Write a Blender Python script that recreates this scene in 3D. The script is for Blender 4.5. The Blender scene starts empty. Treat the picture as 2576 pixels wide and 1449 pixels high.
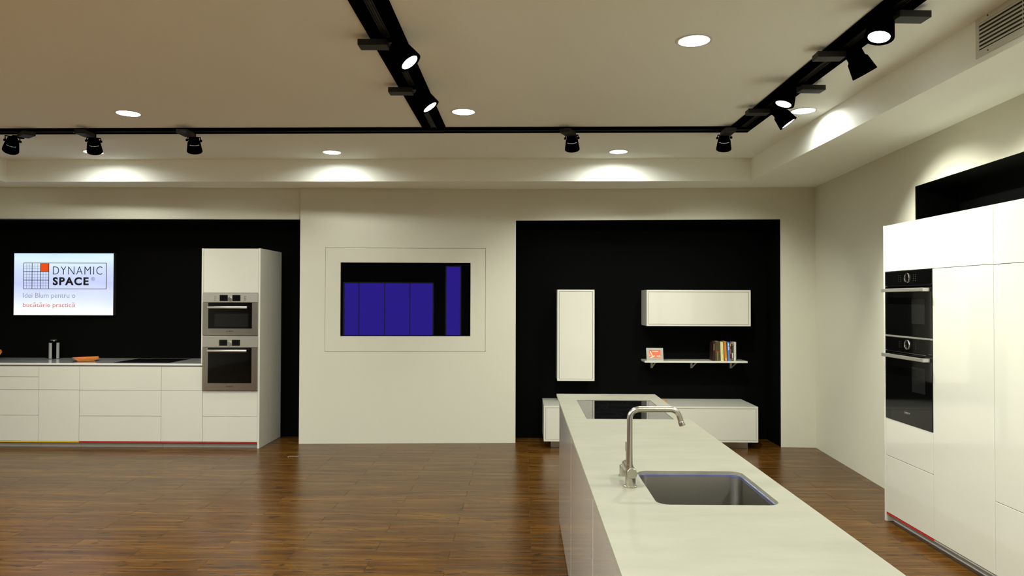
import bpy, bmesh, math, random
from mathutils import Vector, Matrix, Euler
from mathutils.geometry import tessellate_polygon
R = math.radians
rnd = random.Random(7)
SC = bpy.context.scene
COL = SC.collection

# ------------------------------------------------------------------ camera
YAW, PITCH, ROLL, EYE, FPX = 0.01447, 0.01484, 0.00246, 1.61889, 1796.33
cy_, sy_, cp, sp, cr, sr = math.cos(YAW), math.sin(YAW), math.cos(PITCH), math.sin(PITCH), math.cos(ROLL), math.sin(ROLL)
def _w(x, y2, z2):
    y = y2*cp - z2*sp; z = y2*sp + z2*cp
    return Vector((x*cy_ - y*sy_, x*sy_ + y*cy_, z))
c_right = _w(cr, 0, sr); c_up = _w(-sr, 0, cr); c_fwd = _w(0, 1, 0)
cam_d = bpy.data.cameras.new('camera'); cam = bpy.data.objects.new('camera', cam_d); COL.objects.link(cam)
cam_d.sensor_width = 36.0; cam_d.lens = FPX/2576*36.0; cam_d.clip_start = .05
m = Matrix((c_right, c_up, -c_fwd)).transposed().to_4x4(); m.translation = Vector((0, 0, EYE))
cam.matrix_world = m
SC.camera = cam

# ------------------------------------------------------------------ world, exposure
W = bpy.data.worlds.new('dusk'); SC.world = W; W.use_nodes = True
W.node_tree.nodes['Background'].inputs[0].default_value = (0.10, 0.05, 1.0, 1)
W.node_tree.nodes['Background'].inputs[1].default_value = .70
SC.view_settings.view_transform = 'Standard'; SC.view_settings.look = 'None'
SC.view_settings.gamma = 1; SC.view_settings.use_curve_mapping = False
SC.view_settings.exposure = 0.36
SC.cycles.use_denoising = True
SC.cycles.max_bounces = 8; SC.cycles.diffuse_bounces = 5; SC.cycles.glossy_bounces = 4
SC.cycles.sample_clamp_indirect = 6.0
SC.cycles.caustics_reflective = False; SC.cycles.caustics_refractive = False

DOWN_W, SPOT_W = 27.0, 40.0
C_DOWN = (.93, .975, .90); C_SPOT = (.95, .970, .84)

# ------------------------------------------------------------------ materials
def srgb(r, g, b):
    f = lambda c: (c/255/12.92) if c/255 <= .04045 else ((c/255+.055)/1.055)**2.4
    return (f(r), f(g), f(b), 1)
def mat(name, col, rough=.5, metal=0, coat=0, coat_rough=.05, spec=.5, ior=1.5, trans=0, emis=None, estr=0, noise=None, bump=None, alpha=1):
    M = bpy.data.materials.new(name); M.use_nodes = True
    nt = M.node_tree; b = nt.nodes['Principled BSDF']
    if len(col) == 3: col = (*col, 1)
    b.inputs['Base Color'].default_value = col
    b.inputs['Roughness'].default_value = rough; b.inputs['Metallic'].default_value = metal
    b.inputs['Coat Weight'].default_value = coat; b.inputs['Coat Roughness'].default_value = coat_rough
    b.inputs['Specular IOR Level'].default_value = spec; b.inputs['IOR'].default_value = ior
    b.inputs['Transmission Weight'].default_value = trans
    b.inputs['Alpha'].default_value = alpha
    if emis: b.inputs['Emission Color'].default_value = (*emis[:3], 1); b.inputs['Emission Strength'].default_value = estr
    tc = nt.nodes.new('ShaderNodeTexCoord')
    if noise:      # (scale, amount, stretch)
        sc, am, st = noise
        mp = nt.nodes.new('ShaderNodeMapping'); mp.inputs['Scale'].default_value = st
        nz = nt.nodes.new('ShaderNodeTexNoise'); nz.inputs['Scale'].default_value = sc; nz.inputs['Detail'].default_value = 4
        mx = nt.nodes.new('ShaderNodeMixRGB'); mx.blend_type = 'MIX'
        c2 = [max(0, min(1, c*(1-am))) for c in col[:3]]+[1]; c1 = [max(0, min(1, c*(1+am))) for c in col[:3]]+[1]
        mx.inputs[1].default_value = c1; mx.inputs[2].default_value = c2
        nt.links.new(tc.outputs['Object'], mp.inputs[0]); nt.links.new(mp.outputs[0], nz.inputs['Vector'])
        nt.links.new(nz.outputs[0], mx.inputs[0]); nt.links.new(mx.outputs[0], b.inputs['Base Color'])
    if bump:       # (scale, strength, distance, stretch)
        sc, stg, dist, st = bump
        mp = nt.nodes.new('ShaderNodeMapping'); mp.inputs['Scale'].default_value = st
        nz = nt.nodes.new('ShaderNodeTexNoise'); nz.inputs['Scale'].default_value = sc; nz.inputs['Detail'].default_value = 3
        bp = nt.nodes.new('ShaderNodeBump'); bp.inputs['Strength'].default_value = stg; bp.inputs['Distance'].default_value = dist
        nt.links.new(tc.outputs['Object'], mp.inputs[0]); nt.links.new(mp.outputs[0], nz.inputs['Vector'])
        nt.links.new(nz.outputs[0], bp.inputs['Height']); nt.links.new(bp.outputs[0], b.inputs['Normal'])
    return M
ONE = (1, 1, 1)
M_wall = mat('wall_paint', (.665, .650, .545), .6, noise=(1.2, .015, ONE), bump=(120, .04, .002, ONE))
M_ceil = mat('ceiling_paint', (.93, .95, .88), .75, noise=(1.0, .015, ONE))
M_black = mat('black_paint', (.0005, .0005, .0004), .8, spec=.07, bump=(150, .05, .002, ONE))
M_track = mat('black_metal', (.0008, .0008, .0008), .8, spec=.0)
M_box = mat('charcoal_metal', (.017, .016, .0135), .55, spec=.25)
M_lack = mat('white_lacquer', (.66, .65, .575), .28, coat=.6, coat_rough=.06, noise=(3, .01, ONE))
M_lack_g = mat('high_gloss_lacquer', (.66, .65, .58), .12, coat=1, coat_rough=.02, noise=(3, .01, ONE))
M_carc = mat('carcass_white', (.74, .72, .65), .4)
M_isl = mat('island_lacquer', (.66, .64, .59), .16, coat=.7, coat_rough=.08)
M_sub = mat('subfloor', (.12, .06, .022), .8)
M_chan = mat('channel_grey', (.30, .28, .24), .6)
M_gap = mat('dark_gap', (.10, .095, .08), .7)
M_stone = mat('pale_ceramic', (.305, .294, .232), .42, spec=.35, noise=(7, .16, (.5, 1.6, 1)), bump=(60, .03, .001, ONE))
M_ctop = mat('white_worktop', (.72, .72, .70), .10, coat=.8, coat_rough=.03, noise=(4, .01, ONE))
M_hob = mat('hob_glass', (.004, .004, .005), .02, ior=1.48)
M_ring = mat('hob_print', (.022, .022, .024), .06)
M_steel = mat('brushed_steel', (.47, .455, .42), .25, metal=1, noise=(30, .10, (1, 1, 40)), bump=(60, .06, .001, (.5, .5, 30)))
M_steelh = mat('brushed_steel_trim', (.60, .58, .53), .32, metal=.85, noise=(30, .06, (40, 1, 1)))
M_nickel = mat('brushed_nickel', (.50, .475, .40), .27, metal=1, noise=(40, .05, (1, 1, 30)))
M_sink = mat('sink_steel', (.19, .18, .155), .34, metal=1, noise=(25, .08, (30, 30, 1)))
M_chrome = mat('chrome', (.7, .69, .66), .12, metal=1)
M_alu = mat('matt_aluminium', (.55, .54, .52), .4, metal=1)
M_gls = mat('black_glass', (.002, .002, .002), .05, spec=.3)
M_glw = mat('oven_window', (.010, .010, .010), .08, spec=.3)
M_tv = mat('screen_glass', (.0015, .0015, .002), .015, ior=3.0)
M_red = mat('red_strip', (.50, .012, .012), .35)
M_yel = mat('yellow_strip', (.80, .50, .02), .35)
M_plin = mat('plinth_metal', (.46, .44, .40), .32, metal=.35)
M_mirror = mat('mirror_plinth', (.55, .54, .50), .12, metal=1)
M_orange = mat('orange_glass', (1.0, .47, .10), .06, trans=.55, ior=1.4)
M_orim = mat('orange_rim', (.75, .10, .01), .12)
M_film = mat('blue_film', (.12, .15, .46), .10, trans=.35, ior=1.2, coat=.6)
M_white = mat('white_print', (.75, .75, .75), .5)
M_grill = mat('grille_metal', (.62, .60, .53), .5)
M_dark = mat('dark_void', (.01, .01, .008), .8)
M_lens = mat('lamp_lens', (1, 1, 1), .4, emis=(1, .98, .93), estr=9)
M_diff = mat('lamp_diffuser', (1, 1, 1), .4, emis=(1, .97, .9), estr=9)
M_winf = mat('window_frame_metal', (.03, .03, .03), .4)
M_pane = mat('window_glass', (1, 1, 1), .0, trans=1, ior=1.05)
M_silver = mat('silver_frame', (.20, .195, .165), .35, metal=.3)
M_rail = mat('satin_aluminium', (.34, .34, .33), .45, metal=.3)

def wood():
    M = bpy.data.materials.new('walnut_plank'); M.use_nodes = True
    nt = M.node_tree; N = nt.nodes; L = nt.links; b = N['Principled BSDF']
    geo = N.new('ShaderNodeNewGeometry'); oi = N.new('ShaderNodeObjectInfo')
    ad = N.new('ShaderNodeMath'); ad.operation = 'ADD'
    L.new(geo.outputs['Random Per Island'], ad.inputs[0]); L.new(oi.outputs['Random'], ad.inputs[1])
    fr = N.new('ShaderNodeMath'); fr.operation = 'FRACT'; L.new(ad.outputs[0], fr.inputs[0])
    off = N.new('ShaderNodeMath'); off.operation = 'MULTIPLY'; off.inputs[1].default_value = 53.0; L.new(fr.outputs[0], off.inputs[0])
    cb = N.new('ShaderNodeCombineXYZ'); L.new(off.outputs[0], cb.inputs[0]); L.new(off.outputs[0], cb.inputs[2])
    va = N.new('ShaderNodeVectorMath'); va.operation = 'ADD'; L.new(geo.outputs['Position'], va.inputs[0]); L.new(cb.outputs[0], va.inputs[1])
    def noise(scale, stretch, detail=4, rough=.55):
        mp = N.new('ShaderNodeMapping'); mp.inputs['Scale'].default_value = stretch
        nz = N.new('ShaderNodeTexNoise'); nz.inputs['Scale'].default_value = scale; nz.inputs['Detail'].default_value = detail; nz.inputs['Roughness'].default_value = rough
        L.new(va.outputs[0], mp.inputs[0]); L.new(mp.outputs[0], nz.inputs['Vector']); return nz
    def ramp(src, stops):
        r = N.new('ShaderNodeValToRGB'); e = r.color_ramp.elements
        e[0].position, e[0].color = stops[0]; e[1].position, e[1].color = stops[-1]
        for p, c in stops[1:-1]:
            k = e.new(p); k.color = c
        L.new(src, r.inputs[0]); return r
    g1 = noise(6, (.22, 3.2, 1)); g2 = noise(22, (.14, 3.6, 1), 5); kn = noise(8, (1.2, 5.5, 1), 2, .4)
    base = ramp(g1.outputs[0], [(.30, (.058, .022, .0030, 1)), (.5, (.090, .038, .0058, 1)), (.70, (.140, .065, .012, 1))])
    fine = ramp(g2.outputs[0], [(.30, (.58, .53, .49, 1)), (.62, (1.22, 1.19, 1.14, 1))])
    m1 = N.new('ShaderNodeMixRGB'); m1.blend_type = 'MULTIPLY'; m1.inputs[0].default_value = .8
    L.new(base.outputs[0], m1.inputs[1]); L.new(fine.outputs[0], m1.inputs[2])
    knr = ramp(kn.outputs[0], [(.625, (1, 1, 1, 1)), (.69, (.20, .16, .13, 1))])
    m2 = N.new('ShaderNodeMixRGB'); m2.blend_type = 'MULTIPLY'; m2.inputs[0].default_value = .85
    L.new(m1.outputs[0], m2.inputs[1]); L.new(knr.outputs[0], m2.inputs[2])
    tone = ramp(fr.outputs[0], [(0, (.84, .81, .79, 1)), (.35, (1.0, .98, .95, 1)), (.7, (.93, .93, .94, 1)), (1, (1.14, 1.11, 1.06, 1))])
    m3 = N.new('ShaderNodeMixRGB'); m3.blend_type = 'MULTIPLY'; m3.inputs[0].default_value = 1
    L.new(m2.outputs[0], m3.inputs[1]); L.new(tone.outputs[0], m3.inputs[2]); L.new(m3.outputs[0], b.inputs['Base Color'])
    b.inputs['Roughness'].default_value = .27
    b.inputs['IOR'].default_value = 1.36; b.inputs['Specular IOR Level'].default_value = .35
    bp = N.new('ShaderNodeBump'); bp.inputs['Strength'].default_value = .12; bp.inputs['Distance'].default_value = .0015
    L.new(g2.outputs[0], bp.inputs['Height']); L.new(bp.outputs[0], b.inputs['Normal'])
    return M
M_wood = wood()

# ------------------------------------------------------------------ mesh helpers
class MB:
    def __init__(s): s.bm = bmesh.new()
    def box(s, x0, x1, y0, y1, z0, z1, bev=0, seg=1):
        x0, x1 = sorted((x0, x1)); y0, y1 = sorted((y0, y1)); z0, z1 = sorted((z0, z1))
        r = bmesh.ops.create_cube(s.bm, size=1)
        vs = r['verts']
        for v in vs: v.co = Vector((x0+(v.co.x+.5)*(x1-x0), y0+(v.co.y+.5)*(y1-y0), z0+(v.co.z+.5)*(z1-z0)))
        if bev:
            es = list({e for v in vs for e in v.link_edges})
            bmesh.ops.bevel(s.bm, geom=es, offset=bev, segments=seg, affect='EDGES', profile=.5)
        return s
    def prism(s, pts, axis, a, b):
        """extrude a 2D polygon along axis between a and b; pts (u,v) = the other two axes in x,y,z order"""
        def P(u, v, w):
            return {'x': (w, u, v), 'y': (u, w, v), 'z': (u, v, w)}[axis]
        A = [s.bm.verts.new(P(u, v, a)) for u, v in pts]; B = [s.bm.verts.new(P(u, v, b)) for u, v in pts]
        n = len(pts); s.bm.faces.new(A); s.bm.faces.new(B[::-1])
        for i in range(n): s.bm.faces.new((A[i], B[i], B[(i+1) % n], A[(i+1) % n]))
        return s
    def revolve(s, prof, c, d, seg=32, closed=False, cap0=True, cap1=True):
        """prof = [(r, t)] around axis through c along direction d"""
        d = Vector(d).normalized(); q = d.to_track_quat('Z', 'Y'); c = Vector(c)
        rings = []
        for r, t in prof:
            rings.append([s.bm.verts.new(c + q @ Vector((r*math.cos(2*math.pi*k/seg), r*math.sin(2*math.pi*k/seg), t))) for k in range(seg)])
        idx = list(range(len(rings)-1))
        for i in idx:
            for k in range(seg):
                s.bm.faces.new((rings[i][k], rings[i][(k+1) % seg], rings[i+1][(k+1) % seg], rings[i+1][k]))
        if closed:
            for k in range(seg): s.bm.faces.new((rings[-1][k], rings[-1][(k+1) % seg], rings[0][(k+1) % seg], rings[0][k]))
        else:
            if cap0: s.bm.faces.new(rings[0][::-1])
            if cap1: s.bm.faces.new(rings[-1])
        return s
    def cyl(s, c0, c1, r, seg=24, r1=None):
        c0, c1 = Vector(c0), Vector(c1)
        return s.revolve([(r, 0), (r if r1 is None else r1, (c1-c0).length)], c0, c1-c0, seg)
    def tube(s, pts, r, seg=16, cap=True):
        pts = [Vector(p) for p in pts]; rings = []; n = len(pts)
        ref = None
        for i, p in enumerate(pts):
            t = (pts[min(i+1, n-1)] - pts[max(i-1, 0)]).normalized()
            if ref is None:
                ref = t.orthogonal().normalized()
            ref = (ref - t*ref.dot(t)).normalized(); bi = t.cross(ref)
            rings.append([s.bm.verts.new(p + (ref*math.cos(2*math.pi*k/seg) + bi*math.sin(2*math.pi*k/seg))*r) for k in range(seg)])
        for i in range(n-1):
            for k in range(seg):
                s.bm.faces.new((rings[i][k], rings[i][(k+1) % seg], rings[i+1][(k+1) % seg], rings[i+1][k]))
        if cap: s.bm.faces.new(rings[0][::-1]); s.bm.faces.new(rings[-1])
        return s
    def plate(s, outer, holes, z0, z1, axis='z'):
        """polygon with holes, extruded; (u,v) mapped like prism"""
        def P(u, v, w):
            return {'x': (w, u, v), 'y': (u, w, v), 'z': (u, v, w)}[axis]
        loops = [outer]+holes
        flat = [p for l in loops for p in l]
        tris = tessellate_polygon([[Vector((u, v, 0)) for u, v in l] for l in loops])
        A = [s.bm.verts.new(P(u, v, z0)) for u, v in flat]; B = [s.bm.verts.new(P(u, v, z1)) for u, v in flat]
        for t in tris:
            try: s.bm.faces.new([A[i] for i in t]); s.bm.faces.new([B[i] for i in t][::-1])
            except ValueError: pass
        o = 0
        for l in loops:
            n = len(l)
            for i in range(n):
                s.bm.faces.new((A[o+i], B[o+i], B[o+(i+1) % n], A[o+(i+1) % n]))
            o += n
        return s
    def add_mesh(s, me, M):
        t = bmesh.new(); t.from_mesh(me); bmesh.ops.transform(t, matrix=M, verts=t.verts)
        tm = bpy.data.meshes.new('t'); t.to_mesh(tm); t.free(); s.bm.from_mesh(tm); bpy.data.meshes.remove(tm)
        return s
    def rot(s, M):
        bmesh.ops.transform(s.bm, matrix=M, verts=s.bm.verts); return s
    def done(s, name, m, parent=None, smooth=False, org=None, angle=35):
        o_ = org if org is not None else (ORG.get(parent.name) if parent else Vector((0, 0, 0)))
        bmesh.ops.recalc_face_normals(s.bm, faces=s.bm.faces)
        for v in s.bm.verts: v.co -= o_
        if smooth:
            for f in s.bm.faces: f.smooth = True
            for e in s.bm.edges:
                if len(e.link_faces) == 2 and e.calc_face_angle(0) > R(angle): e.smooth = False
        me = bpy.data.meshes.new(name); s.bm.to_mesh(me); s.bm.free()
        me.materials.append(m)
        ob = bpy.data.objects.new(name, me); COL.objects.link(ob)
        if parent: ob.parent = parent
        else: ob.location = o_
        ORG[ob.name] = o_
        return ob
ORG = {}
def tag(o, label=None, cat=None, group=None, kind=None):
    for k, v in (('label', label), ('category', cat), ('group', group), ('kind', kind)):
        if v: o[k] = v
    return o
def thing(name, loc, label, cat, group=None):
    o = bpy.data.objects.new(name, None); COL.objects.link(o); o.location = loc; o.empty_display_size = .1
    ORG[o.name] = Vector(loc)
    return tag(o, label, cat, group)
def rrect(u0, u1, v0, v1, r, seg=6):
    pts = []
    for cx, cy, a0 in ((u1-r, v0+r, -90), (u1-r, v1-r, 0), (u0+r, v1-r, 90), (u0+r, v0+r, 180)):
        for k in range(seg+1):
            a = R(a0+90*k/seg); pts.append((cx+r*math.cos(a), cy+r*math.sin(a)))
    return pts
def circ(cx, cy, r, n=40): return [(cx+r*math.cos(2*math.pi*k/n), cy+r*math.sin(2*math.pi*k/n)) for k in range(n)]
def struct(name, mb, m, smooth=False): return tag(mb.done(name, m, smooth=smooth), kind='structure')
def text_mesh(s, offset=0, spacing=1.0):
    c = bpy.data.curves.new('t', 'FONT'); c.body = s; c.offset = offset; c.resolution_u = 4; c.space_character = spacing
    o = bpy.data.objects.new('t', c); COL.objects.link(o); bpy.context.view_layer.update()
    me = bpy.data.meshes.new_from_object(o.evaluated_get(bpy.context.evaluated_depsgraph_get()))
    bpy.data.objects.remove(o); bpy.data.curves.remove(c)
    xs = [v.co.x for v in me.vertices]; ys = [v.co.y for v in me.vertices]
    return me, min(xs), max(xs), min(ys), max(ys)
def text_on(mb, s, o, ux, uz, u0, u1, v0, v1, th=.0008, offset=0, spacing=1.0):
    """letters fitted to [u0,u1]x[v0,v1] on the plane with origin o and axes ux, uz; thickness th towards ux x uz"""
    me, x0, x1, y0, y1 = text_mesh(s, offset, spacing)
    ux, uz, o = Vector(ux), Vector(uz), Vector(o); n = ux.cross(uz)
    sx = (u1-u0)/(x1-x0); sy = (v1-v0)/(y1-y0)
    t = bmesh.new(); t.from_mesh(me); bpy.data.meshes.remove(me)
    g = bmesh.ops.extrude_face_region(t, geom=t.faces[:])
    for e in g['geom']:
        if isinstance(e, bmesh.types.BMVert): e.co.z += 1
    for v in t.verts:
        v.co = o + ux*(u0+(v.co.x-x0)*sx) + uz*(v0+(v.co.y-y0)*sy) + n*(v.co.z*th)
    tm = bpy.data.meshes.new('t'); t.to_mesh(tm); t.free(); mb.bm.from_mesh(tm); bpy.data.meshes.remove(tm)
    return mb

# ------------------------------------------------------------------ room shell
XL, YB = -7.2, -3.5                      # left wall, rear wall (behind the camera)
ZS, ZT = 2.850, 3.084                    # soffit, raised ceiling
ZN = 2.499                               # niche head
def ywl(x): return 7.95 + (x+2.479)*.029 # left part of the back wall
def ywc(x): return 7.9205 + (x+2.4787)*.04937
def ywr(x): return 7.887 - (x-2.836)*.068
XR0, YR0 = 3.207, 7.8616
def xwr(y): return XR0 - .062*(YR0-y)
YN = 8.328
X1, X2, X3 = -2.4787, -.074, 2.836

# floor slab + planks
fl = struct('floor', MB().box(XL-.1, 3.9, YB-.1, 8.6, -.12, -.012), M_sub)
PW, PL, Y0 = .1787, .9975, 7.274
def in_room(x0, x1, y):
    """clip a plank row segment to the room outline at depth y"""
    xr = xwr(y)+.02
    if 2.0 < y < 5.6134: xr = xwr(y) + .10
    xl = XL
    if y > 8.10:                       # only inside the two niches
        out = []
        for a, b in ((XL, X1), (X2, X3)):
            c, d = max(a, x0), min(b, x1)
            if d-c > .02: out.append((c, d))
        return out
    c, d = max(xl, x0), min(xr, x1)
    return [(c, d)] if d-c > .02 else []
def plank(mb, x0, x1, y0, y1):
    g = .0004; x0 += g; x1 -= g; y0 += g; y1 -= g; c = .0014; z = 0
    b = [mb.bm.verts.new(p) for p in ((x0, y0, z-.010), (x1, y0, z-.010), (x1, y1, z-.010), (x0, y1, z-.010))]
    s_ = [mb.bm.verts.new(p) for p in ((x0, y0, z-.0012), (x1, y0, z-.0012), (x1, y1, z-.0012), (x0, y1, z-.0012))]
    t = [mb.bm.verts.new(p) for p in ((x0+c, y0+c*.5, z), (x1-c, y0+c*.5, z), (x1-c, y1-c*.5, z), (x0+c, y1-c*.5, z))]
    mb.bm.faces.new(t); mb.bm.faces.new(b[::-1])
    for i in range(4):
        j = (i+1) % 4; mb.bm.faces.new((b[i], b[j], s_[j], s_[i])); mb.bm.faces.new((s_[i], s_[j], t[j], t[i]))
far = MB(); cnt = 0; shared = None
for k in range(-6, 62):
    yt = Y0 - k*PW; yb = yt - PW
    if yt > 8.335 and yb < 8.335: yt = 8.335
    if yb > 8.33 or yt < YB: continue
    yb = max(yb, YB)
    off = .060 if k % 2 == 0 else -.457
    n0 = int((XL-off)//PL)-1
    for n in range(n0, n0+14):
        for (a, b) in in_room(off+n*PL, off+(n+1)*PL, (yt+yb)/2):
            near = yb > 3.95 and a < (3.25) and b > -(yt*.735+.15)
            if near and cnt < 300:
                cnt += 1
                if abs((b-a)-PL) < 1e-6 and abs((yt-yb)-PW) < 1e-6:
                    if shared is None:
                        mb = MB(); plank(mb, 0, PL, 0, PW); o = mb.done('plank', M_wood, fl); shared = o.data
                    else:
                        o = bpy.data.objects.new('plank', shared); COL.objects.link(o); o.parent = fl
                    o.location = (a, yb, 0)
                else:
                    mb = MB(); plank(mb, a, b, yb, yt); mb.done('plank', M_wood, fl)
            else: plank(far, a, b, yb, yt)
tag(far.done('planks', M_wood, fl), kind='stuff')

# back wall pieces (white)
T = .12
def wall_poly(name, pts, z0, z1, m=M_wall): return struct(name, MB().prism(pts, 'z', z0, z1), m)
wall_poly('wall_back_left', [(XL-.1, ywl(XL)), (X1, ywl(X1)), (X1, 8.6), (XL-.1, 8.6)], ZN, 3.2)
wall_poly('wall_back_right', [(X2, ywc(X2)), (X3, ywr(X3)), (XR0, ywr(XR0)), (XR0+.3, ywr(XR0)), (XR0+.3, 8.6), (X2, 8.6)], ZN, 3.2)
wall_poly('wall_back_pier', [(X3, ywr(X3)), (XR0, ywr(XR0)), (XR0+.3, ywr(XR0)), (XR0+.3, 8.6), (X3, 8.6)], 0, ZN)
# centre wall with the access-panel opening, built in its own slanted frame
wd = Vector((X2-X1, .11873, 0)); LW = wd.length; wd.normalize(); wn = Vector((wd.y, -wd.x, 0))     # wn points to the room
MW = Matrix((wd, -wn, (0, 0, 1))).transposed().to_4x4(); MW.translation = Vector((X1, 7.92048, 0)) # local x along wall, y into wall
PA = (.2815, 2.065, 1.025, 2.1805); g = .003
mb = MB().plate([(0, 0), (LW, 0), (LW, 3.2), (0, 3.2)], [[(PA[0]-g, PA[2]-g), (PA[1]+g, PA[2]-g), (PA[1]+g, PA[3]+g), (PA[0]-g, PA[3]+g)]], 0, .13, axis='y')
mb.box(0, LW, .13, .30, 0, 3.2)
mb.rot(MW); struct('wall_back_centre', mb, M_wall)
TVR = (.4505, 1.897, 1.1965, 2.017)
mb = MB().plate([(PA[0], PA[2]), (PA[1], PA[2]), (PA[1], PA[3]), (PA[0], PA[3])], [[(TVR[0]-.002, TVR[2]-.002), (TVR[1]+.002, TVR[2]-.002), (TVR[1]+.002, TVR[3]+.002), (TVR[0]-.002, TVR[3]+.002)]], 0, .022, axis='y')
mb.rot(MW); struct('wall_back_panel', mb, M_wall)
# niches (black)
mb = MB(); mb.box(XL-.1, X1, YN, YN+.2, 0, ZN); mb.box(XL-.1, X1-.0, ywl(XL)+.14, YN, ZN-.004, ZN-.001)
struct('wall_niche_left', mb, M_black)
mb = MB(); mb.prism([(X1-.004, ywl(X1)+.004), (X1-.0005, ywl(X1)+.001), (X1-.0005, YN), (X1-.004, YN)], 'z', .001, ZN-.005); struct('wall_niche_left_jamb', mb, M_black)
mb = MB(); mb.box(X2, X3, YN, YN+.2, 0, ZN); mb.prism([(X2+.001, ywc(X2)+.003), (X3-.001, ywr(X3)+.003), (X3-.001, YN), (X2+.001, YN)], 'z', ZN-.004, ZN-.0005)
struct('wall_niche_right', mb, M_black)
mb = MB(); mb.prism([(X2+.0005, ywc(X2)+.001), (X2+.004, ywc(X2)+.003), (X2+.004, YN), (X2+.0005, YN)], 'z', .001, ZN-.005)
mb.prism([(X3-.0005, ywr(X3)+.001), (X3-.004, ywr(X3)+.003), (X3-.004, YN), (X3-.0005, YN)], 'z', .001, ZN-.005); struct('wall_niche_right_jamb', mb, M_black)
# right wall with a black niche behind the tall units
YA, YC, ND = 5.6134, 1.2, .34
mb = MB(); mb.prism([(xwr(YR0), YR0), (xwr(YA), YA), (xwr(YA)+.5, YA), (xwr(YR0)+.4, YR0)], 'z', 0, 3.2)
mb.prism([(xwr(YA), YA), (xwr(YC), YC), (xwr(YC)+.6, YC), (xwr(YA)+.5, YA)], 'z', 2.503, 3.2)
mb.prism([(xwr(YC), YC), (xwr(YB), YB-.1), (xwr(YB)+.5, YB-.1), (xwr(YC)+.6, YC)], 'z', 0, 3.2)
struct('wall_right', mb, M_wall)
mb = MB(); mb.prism([(xwr(YA)+ND, YA-.001), (xwr(YC)+ND, YC+.001), (xwr(YC)+ND+.1, YC+.001), (xwr(YA)+ND+.1, YA-.001)], 'z', 0, 2.5025)
mb.prism([(xwr(YA)+.001, YA-.001), (xwr(YA)+ND, YA-.001), (xwr(YA)+ND, YA-.004), (xwr(YA)+.003, YA-.004)], 'z', 0, 2.5025)
mb.prism([(xwr(YC)+.001, YC+.001), (xwr(YC)+ND, YC+.001), (xwr(YC)+ND, YC+.004), (xwr(YC)+.003, YC+.004)], 'z', 0, 2.5025)
mb.prism([(xwr(YA)+.003, YA-.004), (xwr(YC)+.003, YC+.004), (xwr(YC)+ND, YC+.004), (xwr(YA)+ND, YA-.004)], 'z', 2.4985, 2.5025)
struct('wall_niche_side', mb, M_black)
struct('wall_left', MB().box(XL-.12, XL, YB-.1, 8.6, 0, 3.2), M_wall)
# rear wall with two shop windows onto the dusk
wins = [(-3.72, -1.28, .12, 2.06), (-.97, -.53, .12, 2.52)]
struct('wall_rear_right', MB().box(.6, 3.25, YB-.12, YB, 0, 3.2), M_wall)
mb = MB().plate([(XL-.1, 0), (.6, 0), (.6, 3.2), (XL-.1, 3.2)], [[(a, c), (b, c), (b, d), (a, d)] for a, b, c, d in wins], YB-.12, YB, axis='y')
struct('wall_rear', mb, M_black)
for i, (a, b, c, d) in enumerate(wins):
    w = MB(); f = .035
    w.plate([(a, c), (b, c), (b, d), (a, d)], [[(a+f, c+f), (b-f, c+f), (b-f, d-f), (a+f, d-f)]], YB-.09, YB-.03, axis='y')
    xs = [a+.42, a+1.11, a+1.79] if i == 0 else []
    for x in xs: w.box(x-.012, x+.012, YB-.085, YB-.035, c+f, d-f)
    wo = struct('window_%d' % (i+1), w, M_winf)
    ed = [a+f]+xs+[b-f]
    for p, q in zip(ed[:-1], ed[1:]):
        MB().box(p+.012, q-.012, YB-.064, YB-.058, c+f+.001, d-f-.001).done('pane', M_pane, wo)

# ceiling: lowered border (soffit) + raised field with lamp holes
TL, TR = -5.50, 2.379
tray = [(TL, -2.2), (TR, -2.2), (TR, 7.455), (TL, 7.515)]
outer = [(XL-.1, YB-.1), (3.6, YB-.1), (3.6, 8.55), (XL-.1, 8.55)]
struct('ceiling_border', MB().plate(outer, [tray], ZS, ZT+.02), M_ceil)
downs = [(-3.134, 5.609), (-.465, 5.575), (.970, 4.041), (2.180, 5.559), (-1.915, 7.123), (.954, 7.101), (-4.321, 7.107),
         (-4.6, 4.0), (-.5, 2.3), (2.12, 2.5), (-3.1, 2.3), (1.0, .9), (-1.9, .9), (-4.6, .9), (2.1, -.8), (-.5, -.8), (-3.1, -.8)]  # this row: added downlights out of view, put in to light the room
RD = .0885
m_ = .15
mb = MB().plate([(TL-m_, -2.2-m_), (TR+m_, -2.2-m_), (TR+m_, 7.515+m_), (TL-m_, 7.515+m_)], [circ(x, y, RD+.004) for x, y in downs], ZT, ZT+.02)
# keep the raised field clear of the border's sides
mb.bm.free()
mb = MB().plate([(XL, YB), (3.55, YB), (3.55, 8.5), (XL, 8.5)], [circ(x, y, RD+.004) for x, y in downs], ZT+.0005, ZT+.021)
struct('ceiling', mb, M_ceil)

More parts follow.
